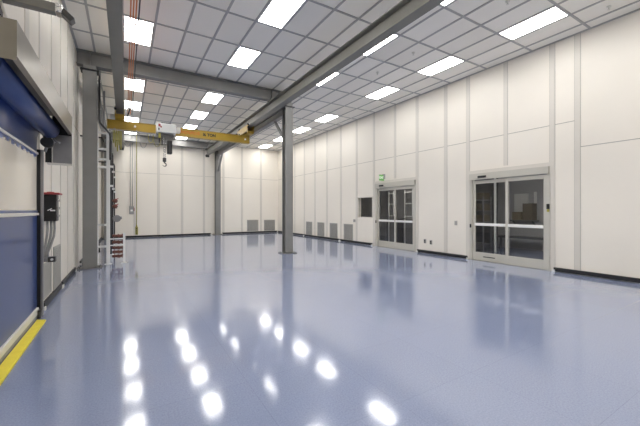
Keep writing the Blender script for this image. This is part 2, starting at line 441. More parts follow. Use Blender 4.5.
def runway(x, label, w=0.22):
    t = thing('crane_runway', label, 'crane rail', (x, 8.6, 4.86))
    bm = B(); isec(bm, 'y', -2.98, 20.4, (x, 5.03), w, 0.34, 0.02, 0.012); obj('rail_beam', bm, 'steel2', t, 0.003)
    for y in (CY, BY):
        bm = B(); box(bm, x - 0.09, x + 0.09, y - 0.12, y + 0.12, 5.201, 5.248); obj('clamp_plate', bm, 'darksteel', t)
    bm = B(); box(bm, x - 0.10, x + 0.10, 20.2, 20.32, 4.74, 4.86); obj('end_stop', bm, 'darksteel', t)
runway(4.28, 'long grey overhead crane runway passing the free standing column')
runway(-0.15, 'long grey overhead crane runway beside the orange conductor bars', 0.225)

# ------------------------------------------------------------------ bridge crane
GY = 13.0
GZ0, GZ1 = 4.27, 4.57
t = thing('bridge_crane', 'yellow overhead bridge crane spanning between the two grey runways', 'crane', (2.0, GY, GZ1))
bm = B(); isec(bm, 'x', -0.52, 4.41, (GY, (GZ0 + GZ1) / 2), 0.20, 0.30, 0.022, 0.012)
for x in (-0.51, 4.40): box(bm, x - 0.008, x + 0.008, GY - 0.1, GY + 0.1, GZ0, GZ1)
box(bm, -0.5, 4.39, GY - 0.085, GY - 0.075, GZ0 + 0.022, GZ1 - 0.022)
gird = obj('girder', bm, 'yellow', t, 0.002)
for xr in (-0.15, 4.28):
    bm = B()
    box(bm, xr - 0.135, xr - 0.118, GY - 0.62, GY + 0.75, GZ1 + 0.005, 4.90); box(bm, xr + 0.118, xr + 0.135, GY - 0.62, GY + 0.75, GZ1 + 0.005, 4.90)
    box(bm, xr - 0.135, xr + 0.135, GY - 0.55, GY + 0.55, GZ1 + 0.001, GZ1 + 0.10)
    tr = obj('end_truck', bm, 'yellow', t, 0.004)
    for y in (GY - 0.50, GY + 0.62):
        for s in (-1, 1):
            bm = B(); tube(bm, [(xr + s * 0.06, y, 4.935), (xr + s * 0.1175, y, 4.935)], 0.052, 16); obj('wheel', bm, 'darksteel', tr)
    for y in (GY - 0.65, GY + 0.78):
        bm = B(); tube(bm, [(xr - 0.12, y - 0.03, 4.80), (xr - 0.12, y + 0.03, 4.80)], 0.035, 12); obj('bumper', bm, 'rubber', tr)
# white access plates riding on the girder ends
bm = B(); box(bm, -0.45, -0.05, GY - 0.16, GY - 0.11, GZ1 + 0.002, GZ1 + 0.17); obj('control_cover', bm, 'white', t, 0.006)
bm = B(); tube(bm, [(4.22, GY - 0.10, 4.42), (4.22, GY - 0.125, 4.42)], 0.035, 14); obj('work_lamp', bm, 'white', t)
bm = B(); tube(bm, [(0.30, GY - 0.112, 4.42), (0.30, GY - 0.095, 4.42)], 0.035, 12); obj('label_disc', bm, 'white2', t)
# limit switch stubs on the girder
for x in (2.35, 3.9, 4.0):
    bm = B(); box(bm, x - 0.03, x + 0.03, GY - 0.04, GY + 0.04, GZ1, GZ1 + 0.06); obj('limit_switch', bm, 'black', t)
# orange maker's lettering too small to read, and the load marking
bm = B(); x = 1.735
box(bm, 1.64, 1.70, GY - 0.089, GY - 0.0855, 4.36, 4.51)
for k in range(9):
    w = 0.060; f = GY - 0.0885; g = GY - 0.0855
    z0, z1 = 4.375, 4.485
    box(bm, x, x + 0.02, f, g, z0, z1)
    if k % 3 != 1: box(bm, x + 0.02, x + w, f, g, z1 - 0.022, z1)
    if k % 2 == 0: box(bm, x + 0.02, x + w, f, g, z0, z0 + 0.022)
    if k % 4 != 2: box(bm, x + w - 0.02, x + w, f, g, z0 + 0.025, z1 - 0.025)
    x += w + 0.020
obj('maker_lettering', bm, 'lettering', gird)
text('load_marking', '\u00bd TON', 'black', gird, (2.80, GY - 0.0875, 4.42), (PI / 2, 0, 0), 0.145, bold=0.008)
# festoon: track, trolleys, cable loops
bm = B(); box(bm, -0.45, 1.15, GY - 0.16, GY - 0.13, GZ0 - 0.075, GZ0 - 0.035)
for x in (-0.3, 0.35, 1.0): box(bm, x - 0.015, x + 0.015, GY - 0.16, GY - 0.08, GZ0 - 0.035, GZ0 + 0.01)
obj('festoon_track', bm, 'galv', t)
def loop(x0, x1, d, y, r, m, name='festoon_cable', z=GZ0 - 0.075):
    bm = B(); n = 16
    pts = [(x0 + (x1 - x0) * (0.5 - 0.5 * math.cos(PI * k / n)), y, z - d * math.sin(PI * k / n) ** 0.8) for k in range(n + 1)]
    tube(bm, pts, r, 6); obj(name, bm, m, t)
for k in range(5):
    loop(-0.34 + 0.052 * k, -0.31 + 0.052 * k, 0.42 + 0.07 * ((k * 2) % 5), GY - 0.17 + 0.008 * (k % 2), 0.011, 'ycable')
loop(-0.06, 0.20, 0.50, GY - 0.145, 0.008, 'conduit'); loop(0.20, 0.42, 0.18, GY - 0.145, 0.007, 'conduit')
loop(0.42, 0.68, 0.50, GY - 0.145, 0.008, 'conduit'); loop(0.70, 0.86, 0.30, GY - 0.145, 0.009, 'ycable'); loop(0.86, 1.10, 0.42, GY - 0.145, 0.009, 'ycable')
# collector arm reaching up to the conductor bars
bm = B(); bar(bm, (0.05, GY - 0.30, 4.62), (0.15, GY - 0.30, 4.97), 0.03, 0.03); bar(bm, (-0.02, GY - 0.30, 4.62), (0.28, GY - 0.30, 4.62), 0.03, 0.03); box(bm, 0.05, 0.26, GY - 0.34, GY - 0.26, 4.955, 4.978)
bar(bm, (0.02, GY - 0.30, 4.62), (0.02, GY - 0.05, 4.58), 0.03, 0.03)
obj('collector_arm', bm, 'darksteel', t)

# ------------------------------------------------------------------ hoist
HY = 12.55
t = thing('electric_hoist', 'white electric chain hoist hanging on the yellow crane girder', 'hoist', (1.25, HY, 4.0))
bm = B(); box(bm, 0.93, 1.56, HY - 0.17, HY + 0.17, 4.21, 4.54); body = obj('body', bm, 'white', t, 0.03)
bm = B(); box(bm, 0.985, 1.05, HY - 0.176, HY - 0.17, 4.40, 4.50); box(bm, 1.05, 1.09, HY - 0.176, HY - 0.17, 4.37, 4.43); obj('badge', bm, 'red', body)
bm = B(); box(bm, 0.98, 1.02, HY - 0.178, HY - 0.171, 4.28, 4.36); obj('warning_sticker', bm, 'black', body)
bm = B(); box(bm, 1.08, 1.40, HY - 0.10, HY + 0.10, 4.54, 4.58); obj('top_bracket', bm, 'darksteel', t, 0.006)
bm = B(); box(bm, 1.57, 1.70, HY - 0.12, HY + 0.12, 4.28, 4.46); obj('end_cover', bm, 'white2', t, 0.02)
bm = B()
for x in (1.0, 1.5): box(bm, x - 0.05, x + 0.05, HY + 0.171, GY + 0.14, 4.20, 4.2695)
box(bm, 0.95, 1.55, HY + 0.16, HY + 0.18, 4.20, 4.50)
obj('trolley', bm, 'darksteel', t, 0.004)
bm = B(); box(bm, 1.00, 1.48, HY - 0.12, HY + 0.12, 4.10, 4.19); tube(bm, [(1.03, HY - 0.05, 4.14), (1.03, HY - 0.05, 3.86)], 0.028, 8); tube(bm, [(1.11, HY - 0.08, 4.14), (1.11, HY - 0.08, 3.78)], 0.02, 8); obj('chain_guide', bm, 'darksteel', t, 0.008)
bm = B(); box(bm, 0.99, 1.06, HY - 0.15, HY - 0.09, 4.02, 4.19); obj('cable_gland', bm, 'ycable', t, 0.006)
bm = B(); box(bm, 1.275, 1.435, HY - 0.10, HY + 0.10, 3.50, 3.98); obj('chain_container', bm, 'black', t, 0.03)
def chain(x, y, z0, z1, link=0.05):
    bm = B(); n = int((z1 - z0) / (link * 0.72))
    for k in range(n):
        zc = z0 + (k + 0.5) * (z1 - z0) / n; pts = []
        for q in range(9):
            a = 2 * PI * q / 8; u, w = 0.014 * math.cos(a), link * 0.5 * math.sin(a)
            pts.append((x + u, y, zc + w) if k % 2 else (x, y + u, zc + w))
        tube(bm, pts, 0.0055, 5)
    return bm
obj('chain', chain(1.17, HY, 3.36, 4.10), 'chrome', t); obj('chain', chain(1.21, HY, 3.36, 4.10), 'chrome', t)
bm = B(); box(bm, 1.135, 1.245, HY - 0.05, HY + 0.05, 3.21, 3.36); hb = obj('hook_block', bm, 'darksteel', t, 0.02)
bm = B(); pts = [(1.19, HY, 3.22)]
for k in range(13):
    a = PI * 0.5 - 2 * PI * 0.72 * k / 12; pts.append((1.19 + 0.058 * math.cos(a), HY, 3.115 + 0.058 * math.sin(a)))
tube(bm, pts, [0.018] + [0.018] * 6 + [0.017, 0.016, 0.014, 0.012, 0.010, 0.008, 0.006], 8); obj('hook', bm, 'darksteel', hb)

# pendant control
t = thing('pendant_control', 'yellow pendant control hanging on a long cable from the crane', 'controller', (0.345, 12.83, 0.66))
bm = B(); tube(bm, [(0.345, 12.83, 4.20), (0.345, 12.83, 0.98)], 0.011, 8); obj('cable', bm, 'ycable', t)
bm = B(); box(bm, 0.305, 0.385, 12.79, 12.87, 0.66, 0.93); tube(bm, [(0.345, 12.83, 0.93), (0.345, 12.83, 1.02)], [0.03, 0.015], 8); hs = obj('handset', bm, 'ycable', t, 0.012)
for k in range(4):
    bm = B(); tube(bm, [(0.345, 12.792, 0.70 + 0.06 * k), (0.345, 12.775, 0.70 + 0.06 * k)], 0.017, 8); obj('button', bm, 'black', hs)

# conductor bars
t = thing('conductor_rail', 'set of thin orange conductor bars under the ceiling beside the left runway', 'conductor rail', (0.15, 8.0, 4.98))
for k, (x, m) in enumerate(((0.085, 'orange'), (0.127, 'orange'), (0.168, 'orange'), (0.213, 'darksteel'))):
    bm = B(); box(bm, x - 0.0115, x + 0.0115, 1.0, 13.6, 4.98, 5.015); o = obj('conductor_bar', bm, m, t)
    if k == 3: o['label'] = 'dark bar'
for y in (3.2, 5.6, 7.9, 10.0, 12.3):
    bm = B(); box(bm, -0.036, 0.245, y - 0.015, y + 0.015, 5.021, 5.036)
    for x in (0.085, 0.127, 0.168, 0.213): box(bm, x - 0.011, x + 0.011, y - 0.015, y + 0.015, 5.015, 5.021)
    obj('hanger', bm, 'galv', t)

# ------------------------------------------------------------------ doors in the right wall
def sliding_door(name, label, y0, y1, ztop, hz0, hz1, ym, front, hy0, hy1):
    """two glazed leaves meeting at ym inside y0..y1; header box hz0..hz1"""
    d = thing(name, label, 'door', (XR, (y0 + y1) / 2, 0), kind='structure')
    bm = B(); box(bm, XR - 0.07, XR + 0.03, hy0, hy1, hz0, hz1); h = obj('header', bm, 'header', d, 0.006)
    bm = B(); yc = hy1 - 0.42; box(bm, XR - 0.10, XR - 0.07, yc - 0.13, yc + 0.13, hz1 - 0.135, hz1 - 0.075); obj('motion_sensor', bm, 'black', h, 0.012)
    bm = B()
    for a, b in ((y0 - 0.07, y0), (y1, y1 + 0.07)): box(bm, XR - 0.03, XR + 0.14, a, b, 0, hz0)
    obj('jamb', bm, 'alu', d, 0.004)
    bm = B(); box(bm, XR - 0.04, XR + 0.10, y0, y1, 0.0, 0.008); obj('threshold', bm, 'threshold', d)
    for k, (a, b, off) in enumerate(((y0, ym + 0.03, 0.0 if front == 0 else 0.055), (ym - 0.03, y1, 0.055 if front == 0 else 0.0))):
        xa, xb = XR - 0.025 + off, XR + 0.02 + off
        bm = B(); s = 0.075
        box(bm, xa, xb, a, a + s, 0.012, ztop); box(bm, xa, xb, b - s, b, 0.012, ztop)
        box(bm, xa, xb, a + s, b - s, ztop - 0.10, ztop); box(bm, xa, xb, a + s, b - s, 0.012, 0.25)
        lf = obj('door_leaf', bm, 'alu', d, 0.004)
        bm = B(); box(bm, xa + 0.018, xb - 0.018, a + s, b - s, 0.25, ztop - 0.10); obj('glass_pane', bm, 'glass', lf)
        bm = B(); box(bm, xa - 0.012, xb + 0.006, a + s, b - s, 1.045, 1.125); obj('push_rail', bm, 'white', lf, 0.006)
    return d
d3 = sliding_door('door_3', 'double sliding glass door nearest the camera in the white right wall', 3.95, 5.99, 2.40, 2.42, 2.60, 4.95, 0, 3.90, 6.05)
bm = B(); box(bm, XR - 0.033, XR - 0.026, 5.27, 5.62, 0.125, 0.15); obj('maker_plate', bm, 'black', d3)
bm = B(); box(bm, XR - 0.05, XR - 0.031, 5.995, 6.045, 0.98, 1.09); obj('jamb_sensor', bm, 'black', d3, 0.004)
d2 = sliding_door('door_2', 'double sliding glass door farther along the right wall with dark room behind', 8.27, 10.31, 2.41, 2.43, 2.62, 9.26, 0, 8.22, 10.40)
bm = B(); box(bm, XR - 0.05, XR - 0.031, 10.32, 10.375, 0.98, 1.09); obj('jamb_sensor', bm, 'black', d2, 0.004)
# flat trim around the two doors
bm = B()
for a, b, z in ((8.10, 10.47, 2.62), (3.78, 6.15, 2.60)):
    box(bm, XR - 0.022, XR + 0.001, a, b, z + 0.002, z + 0.10)
    for y in ((8.10, 8.195), (10.405, 10.47)) if a > 8 else ((3.78, 3.875), (6.065, 6.15)): box(bm, XR - 0.022, XR + 0.001, *y, 0.0, z + 0.002)
struct('trim_1', bm, 'batten', 0.004)

# window beside the far door
w = thing('window_1', 'small dark interior window in the right wall beside the far sliding door', 'window', (XR, 11.115, 1.18), kind='structure')
bm = B(); a, b, z0, z1 = WN
for q in ((a, a + 0.035, z0, z1), (b - 0.035, b, z0, z1), (a + 0.035, b - 0.035, z0, z0 + 0.035), (a + 0.035, b - 0.035, z1 - 0.035, z1)):
    box(bm, XR - 0.012, XR + 0.12, *q)
obj('window_frame', bm, 'batten', w, 0.003)
bm = B(); box(bm, XR + 0.04, XR + 0.05, a + 0.035, b - 0.035, z0 + 0.035, z1 - 0.035); obj('glass_pane', bm, 'glass', w)

# ------------------------------------------------------------------ small fittings on the right wall
t = thing('exit_sign', 'green lit EXIT sign above the far sliding door', 'sign', (8.89, 9.88, 2.8))
bm = B(); box(bm, 8.78, 9.03, 9.865, 9.895, 2.71, 2.95); pl = obj('sign_panel', bm, 'green', t, 0.004)
text('lettering', 'EXIT', 'exittext', pl, (8.905, 9.8635, 2.83), (PI / 2, 0, 0), 0.13)
bm = B(); box(bm, 8.99, 9.05, 9.82, 9.94, 2.78, 2.98); obj('mount', bm, 'boxgrey', t, 0.006)

def plate(name, label, cat, y, z, w, h, m, extra=None, group=None, d=0.02):
    t = thing(name, label, cat, (XR, y, z), group)
    bm = B(); box(bm, XR - d, XR - 0.0005, y - w / 2, y + w / 2, z - h / 2, z + h / 2); obj('cover_plate', bm, m, t, 0.003)
    if extra:
        for nm, (yy, zz, ww, hh, mm) in extra:
            bm = B(); box(bm, XR - d - 0.008, XR - d, y + yy - ww / 2, y + yy + ww / 2, z + zz - hh / 2, z + zz + hh / 2); obj(nm, bm, mm, t)
sock = [('socket', (0, 0.03, 0.05, 0.045, 'black')), ('socket', (0, -0.03, 0.05, 0.045, 'black'))]
plate('wall_outlet', 'low wall outlet between the two sliding doors, closer to the far door', 'outlet', 7.79, 0.42, 0.10, 0.15, 'grille', sock, 'low wall outlets')
plate('wall_outlet', 'low wall outlet between the two sliding doors, closer to the near door', 'outlet', 7.53, 0.40, 0.10, 0.15, 'grille', sock, 'low wall outlets')
plate('wall_switch', 'grey wall switch at waist height left of the near sliding door', 'switch', 6.55, 1.10, 0.09, 0.14, 'grille', [('toggle', (0, 0.0, 0.025, 0.05, 'boxgrey'))])
plate('thermostat', 'small grey wall control below the interior window edge', 'thermostat', 11.86, 1.03, 0.12, 0.13, 'grille', [('dial', (0, 0, 0.06, 0.06, 'boxgrey'))], d=0.04)
t = thing('card_reader', 'black and yellow card reader on the jamb of the near sliding door', 'card reader', (XR, 3.91, 1.55))
bm = B(); box(bm, XR - 0.065, XR - 0.031, 3.885, 3.945, 1.535, 1.665); obj('housing', bm, 'black', t, 0.006)
bm = B(); box(bm, XR - 0.06, XR - 0.031, 3.89, 3.94, 1.465, 1.533); obj('label_tab', bm, 'ycable', t, 0.004)

# ------------------------------------------------------------------ return air grilles
def grille_x(xf, s, y0, y1, z0, z1, label):
    t = thing('air_grille', label, 'grille', (xf, (y0 + y1) / 2, z0), 'low wall air grilles')
    bm = B(); f = 0.03; xa, xb = xf + s * 0.001, xf + s * 0.016
    for q in ((y0, y0 + f, z0, z1), (y1 - f, y1, z0, z1), (y0 + f, y1 - f, z0, z0 + f), (y0 + f, y1 - f, z1 - f, z1)): box(bm, xa, xb, *q)
    obj('frame', bm, 'grille', t)
    bm = B(); box(bm, xf + s * 0.001, xf + s * 0.003, y0 + f, y1 - f, z0 + f, z1 - f, 1)
    n = int((z1 - z0 - 2 * f) / 0.026)
    for k in range(n):
        z = z0 + f + (k + 0.5) * (z1 - z0 - 2 * f) / n; box(bm, xf + s * 0.003, xf + s * 0.011, y0 + f, y1 - f, z - 0.009, z + 0.009, 0)
    obj('louver', bm, ['grille', 'grilledark'], t)
def grille_y(yf, x0, x1, z0, z1, label):
    t = thing('air_grille', label, 'grille', ((x0 + x1) / 2, yf, z0), 'low wall air grilles')
    bm = B(); f = 0.03; ya, yb = yf - 0.001, yf - 0.016
    for q in ((x0, x0 + f, z0, z1), (x1 - f, x1, z0, z1), (x0 + f, x1 - f, z0, z0 + f), (x0 + f, x1 - f, z1 - f, z1)): box(bm, q[0], q[1], ya, yb, q[2], q[3])
    obj('frame', bm, 'grille', t)
    bm = B(); box(bm, x0 + f, x1 - f, yf - 0.001, yf - 0.003, z0 + f, z1 - f, 1)
    n = int((z1 - z0 - 2 * f) / 0.026)
    for k in range(n):
        z = z0 + f + (k + 0.5) * (z1 - z0 - 2 * f) / n; box(bm, x0 + f, x1 - f, yf - 0.003, yf - 0.011, z - 0.009, z + 0.009, 0)
    obj('louver', bm, ['grille', 'grilledark'], t)
for (a, b), l in zip(((15.8, 16.5), (14.5, 15.2), (13.26, 13.95), (11.99, 12.71)),
                     ('farthest from the window', 'third from the window', 'second from the window', 'closest to the window')):
    grille_x(XR, -1, a, b, 0.08 + 0.02, 0.86, 'grey louvred air grille low on the right wall, ' + l)
grille_y(YB, 6.86, 7.64, 0.13, 0.88, 'grey louvred air grille low on the back wall, nearer the column')
grille_y(YB, 8.04, 8.84, 0.13, 0.86, 'grey louvred air grille low on the back wall, nearer the corner')
grille_x(XL, 1, 6.36, 6.95, 0.14, 0.68, 'grey louvred air grille on the left wall under the black control box')
grille_x(XL, 1, 7.19, 7.87, 0.11, 0.86, 'grey louvred air grille on the left wall between control box and column')

# ------------------------------------------------------------------ blue roll-up door in the left wall
d = thing('door_1', 'blue fabric roll-up door with a clear vision strip in the left wall', 'door', (XL, 4.6, 0), kind='structure')
CX = XL + 0.005
Y0, Y1 = 3.36, 5.93
def sheet(name, z0, z1, m, x=CX, th=0.006, bev=0.0):
    bm = B(); box(bm, x, x + th, Y0, Y1, z0, z1); return obj(name, bm, m, d, bev)
sheet('curtain', 0.14, 1.43, 'blue'); 
o = sheet('vision_panel', 1.47, 2.28, 'vinyl', CX + 0.001, 0.004)
o['label'] = 'clear vinyl vision strip'
bm = B()
n = 26; top = 2.5
for k in range(n):
    a, b = Y0 + (Y1 - Y0) * k / n, Y0 + (Y1 - Y0) * (k + 1) / n
    z = 2.235 + (0.03 if k % 2 else 0.0) + R.uniform(-0.008, 0.008)
    box(bm, CX + 0.006, CX + 0.009, a, b, z, 2.285)
obj('scalloped_edge', bm, 'blue', d)
# upper curtain curving up onto the drum
bm = B(); rows = []
DX, DZ, DRr = XL + 0.15, 2.645, 0.115
prof = [(CX, 2.28), (CX, 2.42), (CX + 0.006, 2.52), (CX + 0.02, 2.58), (CX + 0.04, 2.62)]
prof += [(DX + (DRr + 0.004) * math.cos(a), DZ + (DRr + 0.004) * math.sin(a)) for a in [PI - 0.1 - 0.3 * k for k in range(6)]]
for y in (Y0, Y1): rows.append([bm.verts.new((x, y, z)) for x, z in prof])
for k in range(len(prof) - 1):
    f = bm.faces.new((rows[0][k], rows[0][k + 1], rows[1][k + 1], rows[1][k])); f.smooth = True
o = obj('upper_curtain', bm, 'blue', d); sm = o.modifiers.new('thick', 'SOLIDIFY'); sm.thickness = 0.005
bm = B(); tube(bm, [(DX, Y0 + 0.02, DZ), (DX, Y1 - 0.02, DZ)], DRr, 40); obj('drum', bm, 'blue', d)
bm = B(); tube(bm, [(DX, Y1 - 0.02, DZ), (DX, Y1 + 0.09, DZ)], 0.07, 16); tube(bm, [(DX - 0.03, Y1 - 0.01, DZ - 0.17), (DX - 0.03, Y1 + 0.09, DZ - 0.17)], 0.075, 18); box(bm, DX - 0.08, DX + 0.06, Y1 + 0.0, Y1 + 0.06, DZ - 0.10, DZ - 0.06); obj('drum_bearing', bm, 'darksteel', d, 0.006)
sheet('wind_rib', 1.435, 1.468, 'white2', CX, 0.03, 0.006)
sheet('rib_trim', 1.47, 1.50, 'blue', CX + 0.006, 0.008)
sheet('wind_rib', 2.285, 2.315, 'white2', CX, 0.024, 0.006)
sheet('bottom_bar', 0.055, 0.14, 'white2', CX - 0.01, 0.04, 0.008)
sheet('bottom_seal', 0.006, 0.055, 'boxgrey', CX - 0.005, 0.03)
bm = B(); box(bm, XL + 0.005, XL + 0.05, 5.93, 5.965, 0.012, 2.36); obj('guide_rail', bm, 'rubber', d, 0.004)
bm = B(); box(bm, XL + 0.002, XL + 0.075, 5.966, 6.0, 0.012, 2.36); box(bm, XL + 0.0505, XL + 0.075, 5.93, 5.9655, 0.012, 2.36); obj('guide_cover', bm, 'galv', d, 0.004)
bm = B(); box(bm, XL + 0.0, XL + 0.075, 5.93, 6.0, 0.0, 0.012); box(bm, XL + 0.04, XL + 0.075, 5.80, 5.92, 0.01, 0.12); obj('guide_foot', bm, 'darksteel', d, 0.004)
# steel hood: front sheet, top sheet, end sheets
HX, HZ0, HZ1, HA, HB = -0.68, 2.635, 2.90, 3.18, 6.12
bm = B()
box(bm, HX - 0.004, HX, HA, HB, HZ0, HZ1)
box(bm, XL + 0.002, HX - 0.004, HA, HB, HZ1 - 0.004, HZ1)
box(bm, HX - 0.045, HX - 0.004, HA, HB, HZ0, HZ0 + 0.004)
box(bm, XL + 0.002, HX - 0.004, HA, HA + 0.004, HZ0 - 0.03, HZ1 - 0.004)
hd = obj('hood', bm, 'stainless', d)
bm = B(); box(bm, XL + 0.16, HX - 0.002, HB - 0.06, HB - 0.056, 2.20, HZ1 - 0.005); obj('hood_end_plate', bm, 'galv', hd)
bm = B(); box(bm, HX - 0.03, HX + 0.004, HB - 0.055, HB + 0.03, 2.19, HZ1 + 0.01); box(bm, XL + 0.10, HX + 0.0, HB - 0.055, HB + 0.03, 2.175, 2.199); obj('hood_end_trim', bm, 'white2', hd)
bm = B(); box(bm, XL + 0.004, XL + 0.012, HA + 0.004, HB - 0.06, 2.87, 2.894); box(bm, XL + 0.01, HX - 0.006, HA + 0.01, HB - 0.062, 2.886, 2.894); box(bm, XL + 0.08, XL + 0.155, HB - 0.06, HB - 0.056, 2.2, 2.5); box(bm, HX - 0.0065, HX - 0.0045, HA + 0.01, HB - 0.062, HZ0 + 0.005, 2.886); box(bm, XL + 0.16, HX - 0.007, HB - 0.064, HB - 0.0605, HZ0 - 0.02, 2.886); obj('hood_shade', bm, 'rubber', hd)  # added black sheets standing in for the shade inside the hood
bm = B(); tube(bm, [(XL + 0.09, 5.98, 2.34), (XL + 0.11, 5.98, 2.42), (XL + 0.16, 5.97, 2.47), (XL + 0.2, 5.96, 2.50)], 0.02, 8); tube(bm, [(DX + 0.02, 5.96, 2.62), (DX + 0.06, 5.93, 2.50), (DX + 0.12, 5.9, 2.47)], 0.012, 8); obj('cable_loop', bm, 'conduit', hd)

# yellow floor threshold bar
bm = B(); 
v = [(XL + 0.045, 3.2), (XL + 0.16, 3.2), (XL + 0.155, 5.66), (XL + 0.05, 5.72)]
lo = [bm.verts.new((x, y, 0.001)) for x, y in v]; hi = [bm.verts.new((x, y, 0.022)) for x, y in v]
bm.faces.new(hi); bm.faces.new(lo[::-1])
for k in range(4): bm.faces.new((lo[k], lo[(k + 1) % 4], hi[(k + 1) % 4], hi[k]))
tag(obj('floor_strip', bm, 'stripe', None, 0.004, (XL + 0.1, 4.5, 0)), 'yellow safety strip on the floor along the blue roll-up door', 'floor strip', None, 'thing')

# control box beside the roll-up door
t = thing('control_box', 'black door control box with red lid on the left wall', 'control box', (XL, 6.46, 1.36))
bm = B(); box(bm, XL + 0.001, XL + 0.165, 6.36, 6.56, 1.335, 1.745); cb = obj('housing', bm, 'black', t, 0.012)
bm = B(); box(bm, XL + 0.001, XL + 0.205, 6.33, 6.62, 1.746, 1.776); tube(bm, [(XL + 0.08, 6.46, 1.77), (XL + 0.08, 6.46, 1.79)], 0.05, 12); obj('lid', bm, 'red', t, 0.01)
bm = B(); box(bm, XL + 0.09, XL + 0.15, 6.354, 6.3595, 1.49, 1.51); bar(bm, (XL + 0.06, 6.353, 1.50), (XL + 0.11, 6.353, 1.53), 0.006, 0.012); obj('label_plate', bm, 'white', cb)
for z in (1.43, 1.55, 1.67):
    bm = B(); box(bm, XL + 0.1655, XL + 0.185, 6.39, 6.53, z - 0.03, z + 0.005); obj('latch', bm, 'chrome', cb, 0.004)
for x0, xe in ((0.04, 0.02), (0.085, 0.045), (0.125, 0.065)):
    bm = B(); tube(bm, [(XL + x0, 6.46, 1.336), (XL + x0 + 0.005, 6.45, 1.22), (XL + x0, 6.42, 1.10), (XL + (x0 + xe) / 2, 6.38, 0.97), (XL + xe, 6.34, 0.86), (XL + xe, 6.32, 0.76)], 0.016, 8); obj('conduit', bm, 'conduit', t)
t = thing('door_sensor', 'small dark photo sensor on a bracket beside the roll-up door guide', 'sensor', (XL, 6.2, 0.8))
bm = B(); box(bm, XL + 0.001, XL + 0.10, 6.12, 6.18, 0.745, 0.80); obj('bracket', bm, 'galv', t, 0.004)
bm = B(); box(bm, XL + 0.10, XL + 0.19, 6.10, 6.20, 0.74, 0.815); hs = obj('housing', bm, 'darksteel', t, 0.008)
bm = B(); tube(bm, [(XL + 0.15, 6.10, 0.78), (XL + 0.15, 6.09, 0.78)], 0.018, 12); obj('lens', bm, 'white', hs)

# sensor arm above the hood
t = thing('sensor_arm', 'grey square tube arm with black sensor high above the roll-up door', 'sensor arm', (XL, 4.35, 3.62))
bm = B(); box(bm, XL + 0.012, -0.62, 4.27, 4.37, 3.56, 3.65); obj('arm_tube', bm, 'steel2', t, 0.006)
bm = B(); box(bm, XL + 0.001, XL + 0.012, 4.18, 4.46, 3.45, 3.76); obj('wall_plate', bm, 'darksteel', t)
bm = B(); box(bm, -0.62, -0.56, 4.26, 4.38, 3.56, 3.65); tube(bm, [(-0.60, 4.25, 3.63), (-0.60, 4.39, 3.63)], 0.02, 10); tube(bm, [(-0.60, 4.25, 3.58), (-0.60, 4.39, 3.58)], 0.02, 10); obj('clamp', bm, 'chrome', t, 0.006)
bm = B(); bar(bm, (-0.565, 4.32, 3.595), (-0.475, 4.32, 3.515), 0.12, 0.06); sh = obj('sensor_head', bm, 'darksteel', t, 0.01)
bm = B(); tube(bm, [(XL + 0.03, 4.30, 3.55), (XL + 0.07, 4.30, 3.40), (XL + 0.13, 4.30, 3.10), (XL + 0.16, 4.3, 2.90)], 0.012, 8); obj('cable', bm, 'white2', t)

# ------------------------------------------------------------------ back wall disconnect switch
t = thing('disconnect_switch', 'grey electrical disconnect box with conduits on the back wall', 'switch box', (0.33, YB, 1.5))
bm = B(); box(bm, 0.20, 0.42, YB - 0.12, YB - 0.004, 1.30, 1.74); hb = obj('housing', bm, 'boxgrey', t, 0.01)
bm = B(); box(bm, 0.42, 0.45, YB - 0.10, YB - 0.06, 1.48, 1.66); obj('lever', bm, 'red', hb, 0.006)
bm = B(); box(bm, 0.26, 0.36, YB - 0.124, YB - 0.12, 1.45, 1.55); obj('label_plate', bm, 'white', hb)
for x in (0.25, 0.35):
    bm = B(); tube(bm, [(x, YB - 0.05, 1.74), (x, YB - 0.05, 5.24)], 0.016, 8); obj('conduit', bm, 'conduit', t)

# ------------------------------------------------------------------ pipes beside the left column
t = thing('pipe_rack', 'white framed pipe rack with red valves beside the left column', 'pipe rack', (-0.3, 11.4, 0))
RX0, RX1 = -0.66, -0.40
for x, y, z1 in ((RX0, 10.75, 3.78), (RX1, 10.75, 3.72), (RX1, 13.0, 3.3), (RX1, 15.4, 3.3)):
    w = 0.035 if x == RX0 else 0.045
    bm = B(); box(bm, x - w, x + w, y - 0.03, y + 0.03, 0.012, z1); ps = obj('post', bm, 'white', t, 0.004)
    bm = B(); box(bm, x - 0.09, x + 0.09, y - 0.08, y + 0.08, 0, 0.012); obj('foot', bm, 'white', ps)
for z in (3.65, 3.20, 2.92, 2.70, 1.1, 0.5):
    bm = B(); box(bm, RX0 + 0.036, RX1 - 0.046, 10.73, 10.77, z - 0.03, z + 0.03); obj('rung', bm, 'white', t, 0.003)
for z in (3.25, 2.2, 1.2, 0.35):
    bm = B(); box(bm, RX1 - 0.02, RX1 + 0.02, 10.781, 15.36, z - 0.02, z + 0.02); obj('side_rail', bm, 'white', t, 0.003)
for k, y in enumerate((10.95, 12.4, 14.4)):
    ztop = (3.55, 3.4, 3.3)[k]
    bm = B(); x = RX1 + 0.06
    tube(bm, [(x, y, 0.25), (x, y, ztop - 0.12), (x - 0.02, y, ztop - 0.05), (x - 0.12, y, ztop), (XL + 0.02, y, ztop)], 0.022, 10)
    pp = obj('pipe', bm, 'darksteel', t)
    for z in (2.2, 2.75):
        bm = B(); box(bm, x - 0.04, x + 0.05, y - 0.035, y + 0.035, z - 0.03, z + 0.03); obj('pipe_clip', bm, 'white', pp)
